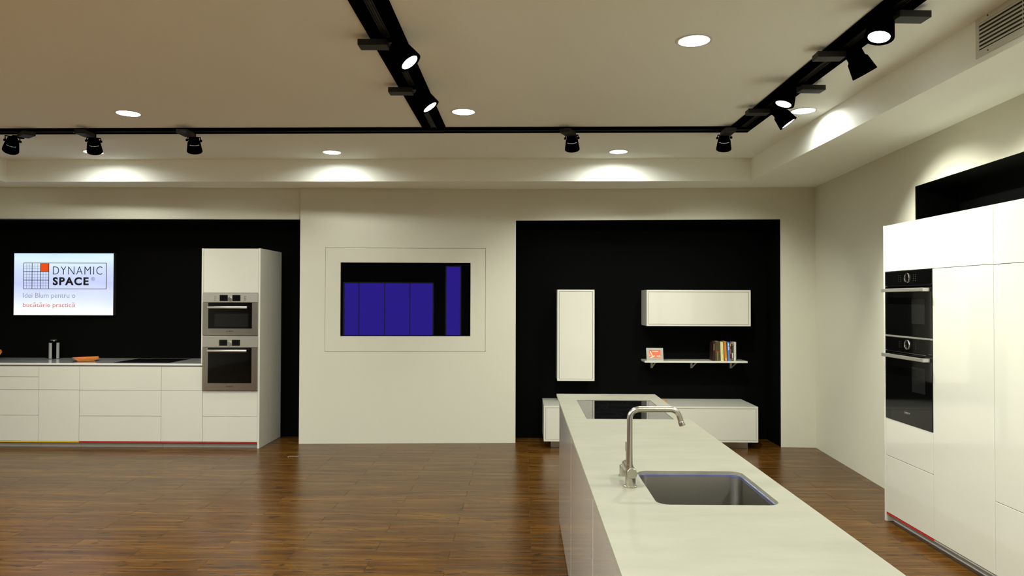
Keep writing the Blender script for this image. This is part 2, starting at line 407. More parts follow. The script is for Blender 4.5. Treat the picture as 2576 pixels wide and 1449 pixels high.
# ------------------------------------------------------------------ downlights
labs = ['recessed round downlight above the left kitchen run, nearest the camera side', 'recessed round downlight beside the end of the middle black track',
        'large bright recessed downlight right of the middle track, nearest in view', 'recessed downlight partly behind the right track spots, close to the bright cove side',
        'recessed downlight near the back cove, between the middle track and the left spotlights', 'recessed downlight near the back cove above the right black niche',
        'recessed downlight half hidden behind the second spotlight from the left']
proto = None
for i, (x, y) in enumerate(downs):
    lab = labs[i] if i < 7 else 'added recessed downlight outside the picture to light the room, '+['far left over the kitchen run', 'above the island end', 'in front of the tall white cabinets', 'left of the camera', 'directly over the camera side of the island', 'just left above the camera', 'by the left wall beside the camera', 'behind the camera on the right', 'behind the camera in the middle', 'behind the camera on the left'][i-7]
    t = thing('downlight', (x, y, ZT), lab, 'ceiling light', 'recessed downlights in the raised ceiling')
    if proto is None:
        o_ = Vector((x, y, ZT))
        a = MB().revolve([(RD-.002, .028), (RD-.002, -.003), (RD+.012, -.004), (RD+.013, 0), (RD+.002, .0005), (RD+.002, .028)], (x, y, ZT), (0, 0, 1), 48, closed=True).done('trim_ring', M_white, t, smooth=True)
        b = MB().cyl((x, y, ZT+.010), (x, y, ZT+.016), RD-.004, 48).done('diffuser', M_diff, t)
        c = MB().cyl((x, y, ZT+.030), (x, y, ZT+.075), RD-.01, 32).done('lamp_can', M_alu, t)
        proto = (a, b, c)
    else:
        for q in proto:
            n_ = q.copy(); COL.objects.link(n_); n_.parent = t
    L = bpy.data.lights.new('downlight_glow', 'AREA'); L.shape = 'DISK'; L.size = RD*1.8; L.spread = R(165); L.energy = DOWN_W*(.88, .88, .78, .29, .29, .37, .31)[i] if i < 7 else DOWN_W*(2.6, .45, 1.05, 2.6, .4, 2.6, 2.6, 1.9, 2.2, 2.5)[i-7]; L.color = C_DOWN
    lo = bpy.data.objects.new('downlight_glow', L); COL.objects.link(lo); lo.parent = t; lo.location = (0, 0, .0085)

# ------------------------------------------------------------------ black track channels on the ceiling
def channel(name, p, q, w, label, miter=(0, 0)):
    p, q = Vector(p), Vector(q); d = (q-p).normalized(); n = Vector((-d.y, d.x, 0)); L_ = (q-p).length
    M = Matrix((d, n, (0, 0, 1))).transposed().to_4x4(); M.translation = p
    t = thing(name, p, label, 'lighting track', 'black lighting tracks in the ceiling')
    for s_ in (-1, 1):
        a, b = sorted((s_*.021, s_*w/2))
        MB().box(0, L_, a, b, ZT-.010-p.z, ZT-p.z, .001).rot(M).done('side_cover', M_track, t)
    mb = MB(); mb.box(0, L_, -.0205, .0205, ZT-.004-p.z, ZT-p.z)
    for s_ in (-1, 1):
        a, b = sorted((s_*.0175, s_*.0205)); mb.box(0, L_, a, b, ZT-.012-p.z, ZT-.004-p.z)
        a, b = sorted((s_*.006, s_*.009)); mb.box(0, L_, a, b, ZT-.009-p.z, ZT-.004-p.z)
    mb.rot(M).done('power_rail', M_box, t)
    return t
zc = ZT
hb = channel('lighting_track', (-5.45, 6.2085, zc), (1.963, 6.15, zc), .19, 'long black lighting track running parallel to the back wall')
channel('lighting_track', (-.757, 6.062, zc), (-.757, -1.5, zc), .2, 'black lighting track running from the ceiling centre towards the camera')
channel('lighting_track', (1.863, 6.050, zc), (1.863, -1.5, zc), .2, 'black lighting track on the right side, running towards the camera')
MB().box(-3.955, -3.870, 6.205, 6.225, ZT-.0135, ZT-.0122).done('sticker', M_white, hb)['label'] = 'small white sticker'

# ------------------------------------------------------------------ track spotlights
def spotlight(lens, aim, box_at, box_dir, label, watt=None, size=46, blend=.5, vents=False, k=1, group='black spotlights on the ceiling tracks'):
    lens = Vector(lens); aim = Vector(aim).normalized(); L_ = .132*k
    rear = lens - aim*L_
    ad = Vector(box_at)                              # adapter foot on the track
    bd = Vector((*box_dir, 0)).normalized(); bn = Vector((-bd.y, bd.x, 0))
    t = thing('track_spotlight', (ad.x, ad.y, ZT), label, 'spotlight', group)
    # driver box
    M = Matrix((bd, bn, (0, 0, 1))).transposed().to_4x4(); M.translation = Vector((ad.x, ad.y, 0))
    MB().box(.018, .180, -.045, .045, 3.020, 3.054, .002).rot(M).done('driver_box', M_box, t)
    mb = MB(); mb.box(-.03, .06, -.016, .016, 3.0545, ZT-.0125, .001).rot(M)
    mb.done('adapter', M_track, t)
    # arm from the adapter to the neck
    neck = rear + aim*.018
    side = aim.cross(Vector((0, 0, 1)))
    side = side.normalized() if side.length > .05 else Vector((1, 0, 0))
    mb = MB()
    top = Vector((ad.x, ad.y, 3.034)) - bd*.03
    mid = Vector((neck.x, neck.y, max(3.034, neck.z+.01)))
    mb.tube([top, top.lerp(mid, .5), mid], .014, 10)
    mb.cyl((top.x, top.y, 3.020), (top.x, top.y, ZT-.0128), .026, 20)
    for s_ in (-1, 1):
        e = neck + side*s_*.054
        mb.tube([mid, mid+side*s_*.054, e], .006, 8)
    mb.done('yoke', M_track, t, smooth=True)
    for s_ in (-1, 1):
        MB().cyl(neck+side*s_*.046, neck+side*s_*.066, .010, 14).done('knob', M_track, t, smooth=True)
    # conical housing, hollow at the front
    prof = [(.020, -.004), (.044, 0), (.048, .004), (.047, .028), (.050, .036), (.057, .042), (.069, L_-.006), (.0695, L_), (.0510, L_-.0010), (.0505, L_-.012), (.001, L_-.013)]
    prof = [(r_*k, z_ if z_ > L_*.8 else z_*k) for r_, z_ in prof]
    h = MB().revolve(prof, rear, aim, 40, cap0=True, cap1=True).done('housing', M_track, t, smooth=True)
    MB().cyl(lens-aim*.006, lens-aim*.0020, .0500*k, 36).done('lens', M_lens, h)
    mb = MB()
    u = side; v = aim.cross(u)
    if not vents: mb.bm.free()
    for q in range(36 if vents else 0):
        a = 2*math.pi*q/36; d_ = (u*math.cos(a)+v*math.sin(a)); c = rear+aim*.046*k+d_*(.0581*k)
        if d_.dot(Vector((-lens.x, -lens.y, 0)).normalized()) < .55: continue
        mb.cyl(c-d_*.0004, c+d_*.0006, .0017, 8)
    if vents: mb.done('vent_holes', M_vent, h)
    Lt = bpy.data.lights.new('spot_beam', 'SPOT'); Lt.energy = watt or SPOT_W; Lt.color = C_SPOT; Lt.spot_size = R(size); Lt.spot_blend = blend; Lt.shadow_soft_size = .035
    lo = bpy.data.objects.new('spot_beam', Lt); COL.objects.link(lo); lo.parent = t
    lo.location = lens+aim*.002 - Vector(t.location); lo.rotation_euler = aim.to_track_quat('-Z', 'Y').to_euler()
    return t
M_vent = mat('vent_glow', (1, 1, 1), .5, emis=(1, .95, .85), estr=.9)
wallaim = (0, .52, -.85)
HY = 6.18
BK = dict(size=94, blend=.85, vents=True, k=.93)
spotlight((-4.546, 6.256, 2.925), (-.62, .60, -.80), (-4.40, 6.195, 0), (.8, -.6), 'first black spotlight from the left on the back track, tilted left', **BK)
spotlight((-3.830, 6.320, 2.925), (-.25, .60, -.80), (-3.79, 6.195, 0), (.05, -1), 'second black spotlight from the left, in front of a lit downlight', **BK)
spotlight((-2.921, 6.300, 2.925), (-.20, .60, -.80), (-2.900, 6.185, 0), (0, -1), 'third black spotlight from the left on the back track, aimed at the oven tower', **BK)
spotlight((.434, 6.235, 2.925), (.08, .60, -.80), (.425, 6.160, 0), (-.45, -1), 'black spotlight on the back track above the right black niche', 115, **BK)
spotlight((1.750, 6.223, 2.925), (.12, .60, -.80), (1.740, 6.150, 0), (0, -1), 'black spotlight at the right end of the back track, by the corner', 125, **BK)
spotlight((-.619, 3.887, 2.91), (.60, -.10, -.79), (-.735, 3.96, 0), (-1, 0), 'nearest black spotlight on the middle track, lit lens facing the camera', 18, 56)
spotlight((-.626, 4.804, 2.91), (.58, .0, -.81), (-.735, 4.86, 0), (-1, 0), 'farther black spotlight on the middle track', 18, 56)
spotlight((1.754, 3.525, 2.91), (-.25, -.18, -.95), (1.845, 3.585, 0), (1, .05), 'nearest black spotlight on the right track, large lit lens', 18, 56)
spotlight((1.960, 4.10, 2.91), (.50, .07, -.86), (1.885, 4.17, 0), (-1, .02), 'black spotlight on the right track turned away to the tall cabinets, lens hidden', 110, 92, .6)
spotlight((1.726, 4.737, 2.91), (-.32, -.05, -.94), (1.845, 4.82, 0), (1, .05), 'third black spotlight along the right track, lit lens above another spotlight', 18, 56)
spotlight((1.957, 5.268, 2.91), (.57, -.13, -.82), (1.88, 5.42, 0), (-1, 0), 'farthest black spotlight on the right track, pointing at the tall cabinets', 190, 92, .6)
spotlight((1.960, 2.90, 2.91), (.50, .07, -.86), (1.885, 2.95, 0), (-1, .02), 'added black spotlight on the right track just outside the picture, brightening the tall cabinets', 105, 84, .8)  # added lamp out of view, brightens the tall cabinets
spotlight((1.754, 2.20, 2.91), (-.25, .05, -.94), (1.845, 2.25, 0), (1, .05), 'added black spotlight on the right track above the worktop, outside the picture', 18, 56)  # second added lamp out of view, for extra room light

# ------------------------------------------------------------------ air grille in the right cove side
t = thing('air_grille', (TR, 3.25, ZS+.03), 'long rectangular slatted air grille set in the side of the ceiling cove', 'vent')
gy0, gy1 = 2.55, 3.762
mb = MB().plate([(gy0, 2.880), (gy1, 2.880), (gy1, ZT-.002), (gy0, ZT-.002)], [[(gy0+.03, 2.915), (gy1-.028, 2.915), (gy1-.028, 3.056), (gy0+.03, 3.056)]], TR-.004, TR-.0005, axis='x')
mb.done('frame', M_grill, t)
MB().box(TR-.0012, TR-.0004, gy0+.031, gy1-.029, 2.916, 3.055).done('duct_opening', M_dark, t)
for k in range(7):
    z = 2.921+k*.0205
    mb = MB().prism([(TR-.0044, z), (TR-.0032, z+.0108), (TR-.0018, z+.0108), (TR-.0030, z)], 'y', gy0+.031, gy1-.029)
    # prism axis y maps (u,v) to x,z
    mb.done('slat', M_grill, t)
for y in (3.41, 3.05): MB().box(TR-.0035, TR-.0018, y-.003, y+.003, 2.917, 3.054).done('mullion', M_alu, t)
for y in (3.662, 2.65):
    for z in (3.073, 2.894): MB().cyl((TR-.006, y, z), (TR-.004, y, z), .004, 12).done('screw', M_box, t)

# ------------------------------------------------------------------ flat screen in the centre wall
t = thing('television', tuple(MW @ Vector((1.174, 0, 1.1965))), 'large dark television sunk into the white centre wall', 'television')
mb = MB().box(TVR[0], TVR[1], .012, .060, TVR[2], TVR[3], .002).rot(MW); mb.done('casing', M_gls, t)
f = .012
mb = MB().box(TVR[0]+f, TVR[1]-f, .0095, .0118, TVR[2]+f, TVR[3]-f).rot(MW); mb.done('screen', M_tv, t)

# ------------------------------------------------------------------ lit advertising screen on the left black wall
def screen_mat():
    M = bpy.data.materials.new('lit_screen'); M.use_nodes = True; nt = M.node_tree; N = nt.nodes; L = nt.links
    b = N['Principled BSDF']; b.inputs['Base Color'].default_value = (.02, .02, .02, 1); b.inputs['Roughness'].default_value = .3
    tc = N.new('ShaderNodeTexCoord'); sx = N.new('ShaderNodeSeparateXYZ'); L.new(tc.outputs['Generated'], sx.inputs[0])
    r = N.new('ShaderNodeValToRGB'); e = r.color_ramp.elements
    e[0].position = 0; e[0].color = srgb(252, 255, 255); e[1].position = 1; e[1].color = srgb(205, 232, 252)
    for p, c in ((.12, (244, 250, 255)), (.3, (218, 228, 253)), (.52, (196, 206, 246)), (.72, (206, 220, 252)), (.88, (220, 242, 254))):
        k = e.new(p); k.color = srgb(*c)
    nz = N.new('ShaderNodeTexNoise'); nz.inputs['Scale'].default_value = 1.6; L.new(tc.outputs['Generated'], nz.inputs['Vector'])
    ml = N.new('ShaderNodeMath'); ml.operation = 'MULTIPLY_ADD'; ml.inputs[1].default_value = .25; ml.inputs[2].default_value = -.125
    L.new(nz.outputs[0], ml.inputs[0]); ad = N.new('ShaderNodeMath'); ad.operation = 'ADD'; L.new(ml.outputs[0], ad.inputs[0]); L.new(sx.outputs['Z'], ad.inputs[1])
    L.new(ad.outputs[0], r.inputs[0]); L.new(r.outputs[0], b.inputs['Emission Color']); b.inputs['Emission Strength'].default_value = .82
    return M
M_scr = screen_mat()
sx0, sx1, sz0, sz1, sY = -5.951, -4.773, 1.409, 2.139, 8.27
t = thing('advertising_screen', ((sx0+sx1)/2, sY, sz0), 'glowing white screen with a black grid logo on the left black wall', 'screen')
MB().box(sx0, sx1, sY+.002, YN-.001, sz0, sz1, .003).done('casing', M_box, t)
scr = MB().box(sx0+.004, sx1-.004, sY-.002, sY+.0015, sz0+.004, sz1-.004).done('display', M_scr, t)
K = (sx1-sx0)/(2030-118)                                      # metres per crop pixel
def U(cx): return sx0+(cx-118)*K
def V(cy): return sz1-(cy-128)*(sz1-sz0)/(1325-128)
fy0, fy1 = sY-.0035, sY-.0021
def rect(mb, x0, y0, x1, y1): mb.box(U(x0), U(x1), fy0, fy1, V(y1), V(y0))
M_ink = mat('screen_black', (.004, .004, .006), .6)
M_grid = mat('screen_thin_line', (.10, .11, .16), .6, emis=(.10, .11, .18), estr=.7)
M_or = mat('screen_orange', (.3, .05, .01), .6, emis=srgb(222, 66, 0), estr=.70)
M_gr = mat('screen_grey', (.1, .1, .1), .6, emis=srgb(138, 147, 160), estr=.78)
M_rd = mat('screen_red', (.2, .05, .04), .6, emis=srgb(206, 96, 86), estr=.78)
mb = MB(); w = 5
rect(mb, 303, 316, 1897, 326); rect(mb, 303, 810, 1897, 821); rect(mb, 303, 326, 313, 810); rect(mb, 1886, 326, 1897, 810); rect(mb, 785, 326, 795, 810)
for x in (470, 630): rect(mb, x-w, 326, x+w, 810)
for y in (484, 650): rect(mb, 313, y-w, 785, y+w)
mb.done('logo_frame', M_ink, scr)
mb = MB()
cx_ = [313, 470, 630, 785]; cy2 = [326, 484, 650, 810]
for i in range(3):
    for j in range(3):
        if i == 2 and j == 0: continue
        for k in (1, 2):
            x = cx_[i]+(cx_[i+1]-cx_[i])*k/3; y = cy2[j]+(cy2[j+1]-cy2[j])*k/3
            rect(mb, x-2.5, cy2[j]+w, x+2.5, cy2[j+1]-w); rect(mb, cx_[i]+w, y-2.5, cx_[i+1]-w, y+2.5)
mb.done('logo_grid', M_grid, scr)
mb = MB(); rect(mb, 636, 327, 784, 479); mb.done('logo_square', M_or, scr)
def scr_text(name, s, x0, y0, x1, y1, m, off=0, sp_=1.0):
    mb = MB(); text_on(mb, s, (0, sY-.0021, 0), (1, 0, 0), (0, 0, 1), U(x0), U(x1), V(y1), V(y0), .0014, off, sp_); mb.done(name, m, scr)
scr_text('lettering', 'DYNAMIC', 868, 386, 1815, 542, M_ink, -.014, 1.15)
scr_text('lettering', 'SPACE', 868, 590, 1555, 747, M_ink, .038, 1.2)
scr_text('lettering', '\u00ae', 1602, 587, 1674, 659, M_grid)
scr_text('lettering', 'Idei Blum pentru o', 303, 896, 1303, 1016, M_gr, -.004)
scr_text('lettering', 'buc\u0103t\u0103rie practic\u0103', 303, 1074, 1295, 1192, M_rd, -.004)

# ------------------------------------------------------------------ cabinet helpers
G = .0015
def front_y(parent, name, x0, x1, z0, z1, y, m=M_lack, th=.019, label=None):
    o = MB().box(x0+G, x1-G, y, y+th, z0+G, z1-G, .0012).done(name, m, parent)
    if label: o['label'] = label
    return o
def front_x(parent, name, y0, y1, z0, z1, x, m=M_lack_g, th=.019, s_=1):
    return MB().box(x, x+th*s_, y0+G, y1-G, z0+G, z1-G, .0012).done(name, m, parent)

# ------------------------------------------------------------------ left kitchen run
YC_ = 7.652; GRP = 'handleless white base cabinets of the left run'
def base_unit(x0, x1, rows, strip, label):
    t = thing('base_cabinet', ((x0+x1)/2, YC_+.33, 0), label, 'cabinet', GRP)
    MB().box(x0+.001, x1-.001, YC_+.0225, YN-.003, .069, .8885).done('body', M_chan, t)
    MB().box(x0+.001, x1-.001, YC_+.045, YC_+.060, .001, .0565).done('plinth', M_plin, t)
    o = MB().box(x0+.0005, x1-.0005, YC_+.001, YC_+.046, .0568, .0680, .001).done('accent_strip', M_yel if strip == 'y' else M_red, t)
    o['label'] = ('yellow' if strip == 'y' else 'red')+' accent strip'
    for k, (a, b) in enumerate(rows):
        front_y(t, 'drawer_front' if len(rows) > 2 or k == 0 else 'door', x0, x1, a, b, YC_+.002)
    return t
base_unit(-6.118, -5.222, [(.760, .876), (.6215, .760), (.3455, .6215), (.070, .3455)], 'y', 'white four-drawer base cabinet at the left edge of the run, yellow strip')
base_unit(-5.222, -4.777, [(.6205, .876), (.070, .6205)], 'y', 'narrow white base cabinet with door over yellow strip, left of the wide drawers')
base_unit(-4.777, -3.888, [(.6195, .876), (.342, .6195), (.070, .342)], 'r', 'wide white three-drawer base cabinet under the black hob, red strip')
base_unit(-3.888, -3.4405, [(.6190, .876), (.070, .6190)], 'r', 'narrow white base cabinet between the wide drawers and the oven tower')
wt = MB().box(-6.118, -3.4405, YC_-.004, YN-.001, .8893, .9105, .0025, 2).done('worktop', M_ctop)
tag(wt, 'thin glossy white worktop of the left kitchen run', 'worktop')
# hob
t = thing('hob', (-4.137, 7.97, .9105), 'black glass hob lying in the white worktop beside the oven tower', 'hob')
MB().box(-4.439, -3.836, 7.712, 8.232, .9108, .9145, .001).done('glass', M_hob, t)
mb = MB()
for x, y, r_ in ((-4.29, 7.84, .07), (-3.99, 7.84, .09), (-4.29, 8.08, .09), (-3.99, 8.08, .07)): mb.revolve([(r_, .9145), (r_, .9148), (r_-.002, .9148), (r_-.002, .9145)], (x, y, 0), (0, 0, 1), 40, closed=True)
mb.done('zone_rings', M_ring, t)
# oven tower
t = thing('oven_tower', (-3.14, YC_+.33, 0), 'tall white cabinet holding two stainless ovens at the end of the left run', 'cabinet')
MB().box(-3.4590, -3.4405, YC_, YN-.002, .912, 2.1525, .001).done('side_panel', M_lack, t)
MB().box(-2.8440, -2.8220, YC_-.001, YN-.002, .001, 2.1540, .001).done('side_panel', M_lack, t)
mb = MB()
mb.box(-3.4400, -2.8445, YC_+.580, YN-.002, .069, 2.1520)                       # back
for z0, z1 in ((.069, .087), (.600, .618), (1.2100, 1.2175), (1.672, 1.690), (2.134, 2.1520)): mb.box(-3.4400, -2.8445, YC_+.0225, YC_+.579, z0, z1)
mb.done('carcass', M_carc, t)
front_y(t, 'door', -3.4400, -2.8445, 1.6725, 2.1525, YC_+.001, M_lack_g)
front_y(t, 'drawer_front', -3.4400, -2.8445, .3430, .6180, YC_+.002)
front_y(t, 'drawer_front', -3.4400, -2.8445, .0700, .3430, YC_+.002)
MB().box(-3.4400, -2.8445, YC_+.001, YC_+.046, .0568, .0680, .001).done('accent_strip', M_red, t)['label'] = 'red accent strip'
MB().box(-3.4400, -2.8445, YC_+.045, YC_+.060, .001, .0565).done('plinth', M_plin, t)

def steel_oven(name, x0, ztop, H, label, disp_y, knob_y, panel_h, glass, handle, strip, win=None, dots=False):
    """all vertical values in metres below ztop; width .594; glass etc. (x0,x1,y0,y1)"""
    y = YC_-.018
    t = thing(name, (x0+.297, YC_, ztop-H), label, 'oven')
    MB().box(x0+.012, x0+.582, YC_+.004, YC_+.52, ztop-H+.006, ztop-.006).done('casing', M_box, t)
    cp_ = MB().box(x0, x0+.594, y, YC_+.003, ztop-panel_h, ztop-.001, .0015).done('control_panel', M_steelh, t)
    for a, b in disp_y[0]:
        MB().box(x0+a, x0+b, y-.0012, y-.0002, ztop-disp_y[2], ztop-disp_y[1]).done('display', M_gls, cp_)
    kx, kz = knob_y
    MB().cyl((x0+kx, y-.013, ztop-kz), (x0+kx, y-.0002, ztop-kz), .0205, 28).done('knob', M_chrome, cp_, smooth=True)
    mb = MB()
    bx = [disp_y[0][0][0]-.014, disp_y[0][1][1]+.006]
    for xx in bx:
        for k in range(3): mb.box(x0+xx, x0+xx+.009, y-.0012, y-.0002, ztop-disp_y[1]-.019*(k+1)+.004, ztop-disp_y[1]-.019*k)
    mb.box(x0+kx-.018, x0+kx+.018, y-.0012, y-.0002, ztop-disp_y[1]-.014, ztop-disp_y[1])
    mb.done('touch_keys', M_alu, cp_)
    if dots:
        mb = MB()
        for xx in (.130, .142, .453, .465):
            for k in range(3): mb.cyl((x0+xx, y-.002, ztop-.034-k*.019-(.006 if xx in (.130, .453) else 0)), (x0+xx, y-.0002, ztop-.034-k*.019-(.006 if xx in (.130, .453) else 0)), .0048, 10)
        mb.done('indicator_dots', M_chrome, cp_)
    # door with steel surround
    gx0, gx1, gy0_, gy1_ = glass
    d = MB().plate([(x0, ztop-H+.004), (x0+.594, ztop-H+.004), (x0+.594, ztop-panel_h-.003), (x0, ztop-panel_h-.003)],
                   [[(x0+gx0, ztop-gy1_), (x0+gx1, ztop-gy1_), (x0+gx1, ztop-gy0_), (x0+gx0, ztop-gy0_)]], y, YC_+.003, axis='y').done('door', M_steel, t)
    MB().box(x0+gx0+.0006, x0+gx1-.0006, y+.001, YC_+.002, ztop-gy1_+.0006, ztop-gy0_-.0006).done('glass', M_gls, d)
    s0, s1 = strip
    MB().plate([(x0+gx0-.004, ztop-s1-.004), (x0+gx1+.004, ztop-s1-.004), (x0+gx1+.004, ztop-gy0_+.001), (x0+gx0-.004, ztop-gy0_+.001)],
               [[(x0+gx0-.0015, ztop-s1-.0015), (x0+gx1+.0015, ztop-s1-.0015), (x0+gx1+.0015, ztop-gy0_+.0005), (x0+gx0-.0015, ztop-gy0_+.0005)]], y-.0012, y-.0001, axis='y').done('trim_line', M_chrome, d)
    if win:
        MB().box(x0+win[0], x0+win[1], y+.0002, y+.0009, ztop-win[3], ztop-win[2]).done('window', M_glw, d)
    hz = ztop-handle; hx0, hx1 = gx0+.006, gx1-.038
    mb = MB(); mb.box(x0+hx0, x0+hx1, y-.048, y-.032, hz-.012, hz+.012, .005, 2)
    for xx in (hx0+.03, hx1-.03): mb.box(x0+xx-.008, x0+xx+.008, y-.033, y+.0005, hz-.007, hz+.007, .002)
    mb.done('handle', M_steelh, d, smooth=True)
    mb = MB(); lz = ztop-(s0+s1)/2; text_on(mb, 'BOSCH', (0, y-.0001, 0), (1, 0, 0), (0, 0, 1), x0+.285, x0+.333, lz-.0055, lz+.0055, .0006, .01)
    mb.revolve([(.0068, 0), (.0068, .0007), (.0052, .0007), (.0052, 0)], (x0+.268, y-.0001, lz), (0, -1, 0), 24, closed=True)
    mb.box(x0+.2655, x0+.2705, y-.0008, y-.0001, lz-.002, lz+.002)
    mb.done('logo', M_gls, d)
    return t
k_ = .001194
steel_oven('compact_oven', -3.439, 1.6715, .459, 'upper stainless compact oven with grey window in the left tower',
           ([(155*k_, 228*k_), (270*k_, 343*k_)], 18*k_, 73*k_), (248*k_, 54*k_), 84*k_,
           (52*k_, 448*k_, 87*k_, 320*k_), 130*k_, (320*k_, 366*k_), (110*k_, 413*k_, 186*k_, 303*k_), True)
steel_oven('built_in_oven', -3.437, 1.2095, .590, 'lower stainless oven with plain black glass in the left tower',
           ([(152*k_, 225*k_), (267*k_, 340*k_)], 34*k_, 88*k_), (246*k_, 68*k_), 101*k_,
           (50*k_, 445*k_, 106*k_, 424*k_), 132*k_, (424*k_, 480*k_))

# things on the left worktop
ZW = .9107
t = thing('pop_up_socket', (-5.412, 8.19, ZW), 'black and aluminium pop-up socket tower on the white worktop', 'socket tower')
MB().cyl((-5.412, 8.19, ZW), (-5.412, 8.19, ZW+.003), .064, 36).done('base_ring', M_box, t)
MB().cyl((-5.412, 8.19, ZW+.003), (-5.412, 8.19, ZW+.200), .045, 32).done('column', M_track, t, smooth=True)
for s_ in (-1, 1):
    mb = MB(); ps = [(-5.412+s_*(.053-.0), 8.19), (-5.412+s_*.052, 8.165), (-5.412+s_*.044, 8.150), (-5.412+s_*.022, 8.1420), (-5.412+s_*.022, 8.1460), (-5.412+s_*.042, 8.156), (-5.412+s_*.0465, 8.19)]
    mb.prism(ps, 'z', ZW+.004, ZW+.186); mb.rot(Matrix.Translation((-5.412, 8.19, 0)) @ Matrix.Rotation(R(33.4), 4, 'Z') @ Matrix.Translation((5.412, -8.19, 0))); mb.done('aluminium_rail', M_rail, t)
MB().revolve([(.012, .0), (.012, .012), (.040, .014), (.042, .019), (.036, .022)], (-5.412, 8.19, ZW+.200), (0, 0, 1), 32).done('cap', M_chrome, t, smooth=True)
def dish(name, cx, cy, z, sx, sy, h, label, seed, n=6, lip=0):
    r_ = random.Random(seed)
    t = thing(name, (cx, cy, z), label, 'dish', 'orange glass dishes')
    angs = [2*math.pi*(k+r_.uniform(-.15, .15))/n for k in range(n)]
    hs = [h*r_.uniform(.75, 1.0) for _ in range(n)]
    def ring(f, zz, inset=0): return [(cx+sx*f*math.cos(a)-inset*math.cos(a), cy+sy*f*math.sin(a)-inset*math.sin(a), zz if not isinstance(zz, list) else zz[i]) for i, a in enumerate(angs)]
    mb = MB(); rings = [ring(.62, z+.0005), ring(1, [z+q for q in hs]), ring(1, [z+q for q in hs], .006), ring(.60, z+.006)]
    R_ = [[mb.bm.verts.new(p) for p in q] for q in rings]
    for i in range(3):
        for k in range(n): mb.bm.faces.new((R_[i][k], R_[i][(k+1) % n], R_[i+1][(k+1) % n], R_[i+1][k]))
    mb.bm.faces.new(R_[0][::-1]); mb.bm.faces.new(R_[3])
    mb.done('bowl', M_orange, t)
    pts = rings[1]+[rings[1][0]]
    mb = MB()
    for a, b in zip(pts[:-1], pts[1:]): mb.tube([a, b], .0028, 8)
    mb.done('rim', M_orim, t)
    return t
dish('glass_dish', -4.862, 7.90, ZW, .155, .13, .046, 'low faceted orange glass dish on the white worktop', 3)
dish('glass_bowl', -5.998, 7.95, ZW, .15, .12, .125, 'taller orange glass bowl cut off by the left picture edge', 5)

# ------------------------------------------------------------------ wall cabinets, shelf and bench in the right black niche
def framed_cabinet(name, x0, x1, y0, z0, z1, label, doors=1, plinth=None, cat='cabinet'):
    t = thing(name, ((x0+x1)/2, (y0+YN)/2, z0 if not plinth else 0), label, cat)
    f = .020; yb = YN-.0015
    mb = MB()
    mb.box(x0, x1, y0, yb, z1-f, z1, .001); mb.box(x0, x1, y0, yb, z0, z0+f, .001)
    mb.box(x0, x0+f, y0, yb, z0+f, z1-f); mb.box(x1-f, x1, y0, yb, z0+f, z1-f); mb.box(x0+f, x1-f, yb-.008, yb, z0+f, z1-f)
    mb.done('body', M_lack, t)
    w_ = (x1-x0-2*f)/doors
    for k in range(doors):
        a = x0+f+k*w_
        MB().box(a+.003, a+w_-.003, y0+.0015, y0+.0205, z0+f+.003, z1-f-.003, .001).done('door', M_lack_g, t)
    mb = MB().box(x0+f, x1-f, y0+.024, y0+.028, z0+f, z1-f); mb.done('inner_shadow_panel', M_gap, t)
    if plinth:
        a, b, c = plinth; MB().box(a, b, c, YN-.03, .001, z0-.0005, .001).done('plinth', M_mirror, t)
    return t
framed_cabinet('wall_cabinet', .391, .8055, 7.975, .704, 1.7195, 'upright narrow white wall cabinet on the right black wall')
framed_cabinet('wall_cabinet', 1.385, 2.538, 7.975, 1.3175, 1.7195, 'wide horizontal white wall cabinet above the bookshelf')
framed_cabinet('low_sideboard', .234, 2.534, 7.720, .081, .4625, 'long low white sideboard behind the island, on a recessed plinth', 2, (.312, 2.448, 7.80), 'sideboard')
t = thing('wall_shelf', (1.957, 8.2, .900), 'thin white wall shelf carrying books and a photo frame', 'shelf')
MB().box(1.381, 2.5335, 8.070, YN-.001, .9005, .9220, .0015).done('board', M_lack, t)
for x in (1.503, 1.963, 2.418):
    b_ = MB().box(x-.012, x+.012, YN-.006, YN-.0012, .818, .9000, .0005).done('bracket', M_plin, t)
    MB().box(x-.012, x+.012, YN-.232, YN-.0065, .8965, .9000).done('bracket_arm', M_plin, b_)
    mb = MB().prism([(YN-.012, .8215), (YN-.007, .8255), (YN-.205, .8960), (YN-.225, .8960)], 'x', x-.008, x+.008); mb.done('bracket_brace', M_plin, b_)
# photo frame
ZB = .9223
t = thing('photo_frame', (1.505, 8.125, ZB), 'small silver photo frame with an orange picture at the left end of the shelf', 'photo frame')
Mf = Matrix.Translation((1.505, 8.118, ZB)) @ Matrix.Rotation(R(-3), 4, 'Z') @ Matrix.Rotation(R(-19), 4, 'X')
mb = MB().plate([(-.0945, 0), (.0945, 0), (.0945, .146), (-.0945, .146)], [rrect(-.064, .067, .030, .120, .008, 3)], 0, .008, axis='y').rot(Mf); mb.done('frame', M_silver, t)
mb = MB().box(-.066, .069, .0035, .0065, .028, .122).rot(Mf); pic = mb.done('picture', mat('picture_orange', srgb(226, 88, 42), .45), t)
mb = MB()
def stroke(a, b, w_):
    a, b = Vector((a[0], a[1])), Vector((b[0], b[1])); d_ = (b-a).normalized(); n_ = Vector((-d_.y, d_.x))*w_/2
    mb.prism([tuple(a+n_), tuple(b+n_), tuple(b-n_), tuple(a-n_)], 'y', .0028, .0034)
stroke((-.050, .106), (-.028, .056), .010); stroke((-.048, .034), (-.003, .055), .011); stroke((-.030, .110), (.040, .106), .008); stroke((.020, .052), (.062, .052), .009); stroke((-.062, .062), (-.052, .062), .008)
mb.rot(Mf); mb.done('brush_strokes', mat('cream_print', srgb(245, 236, 190), .45), pic)
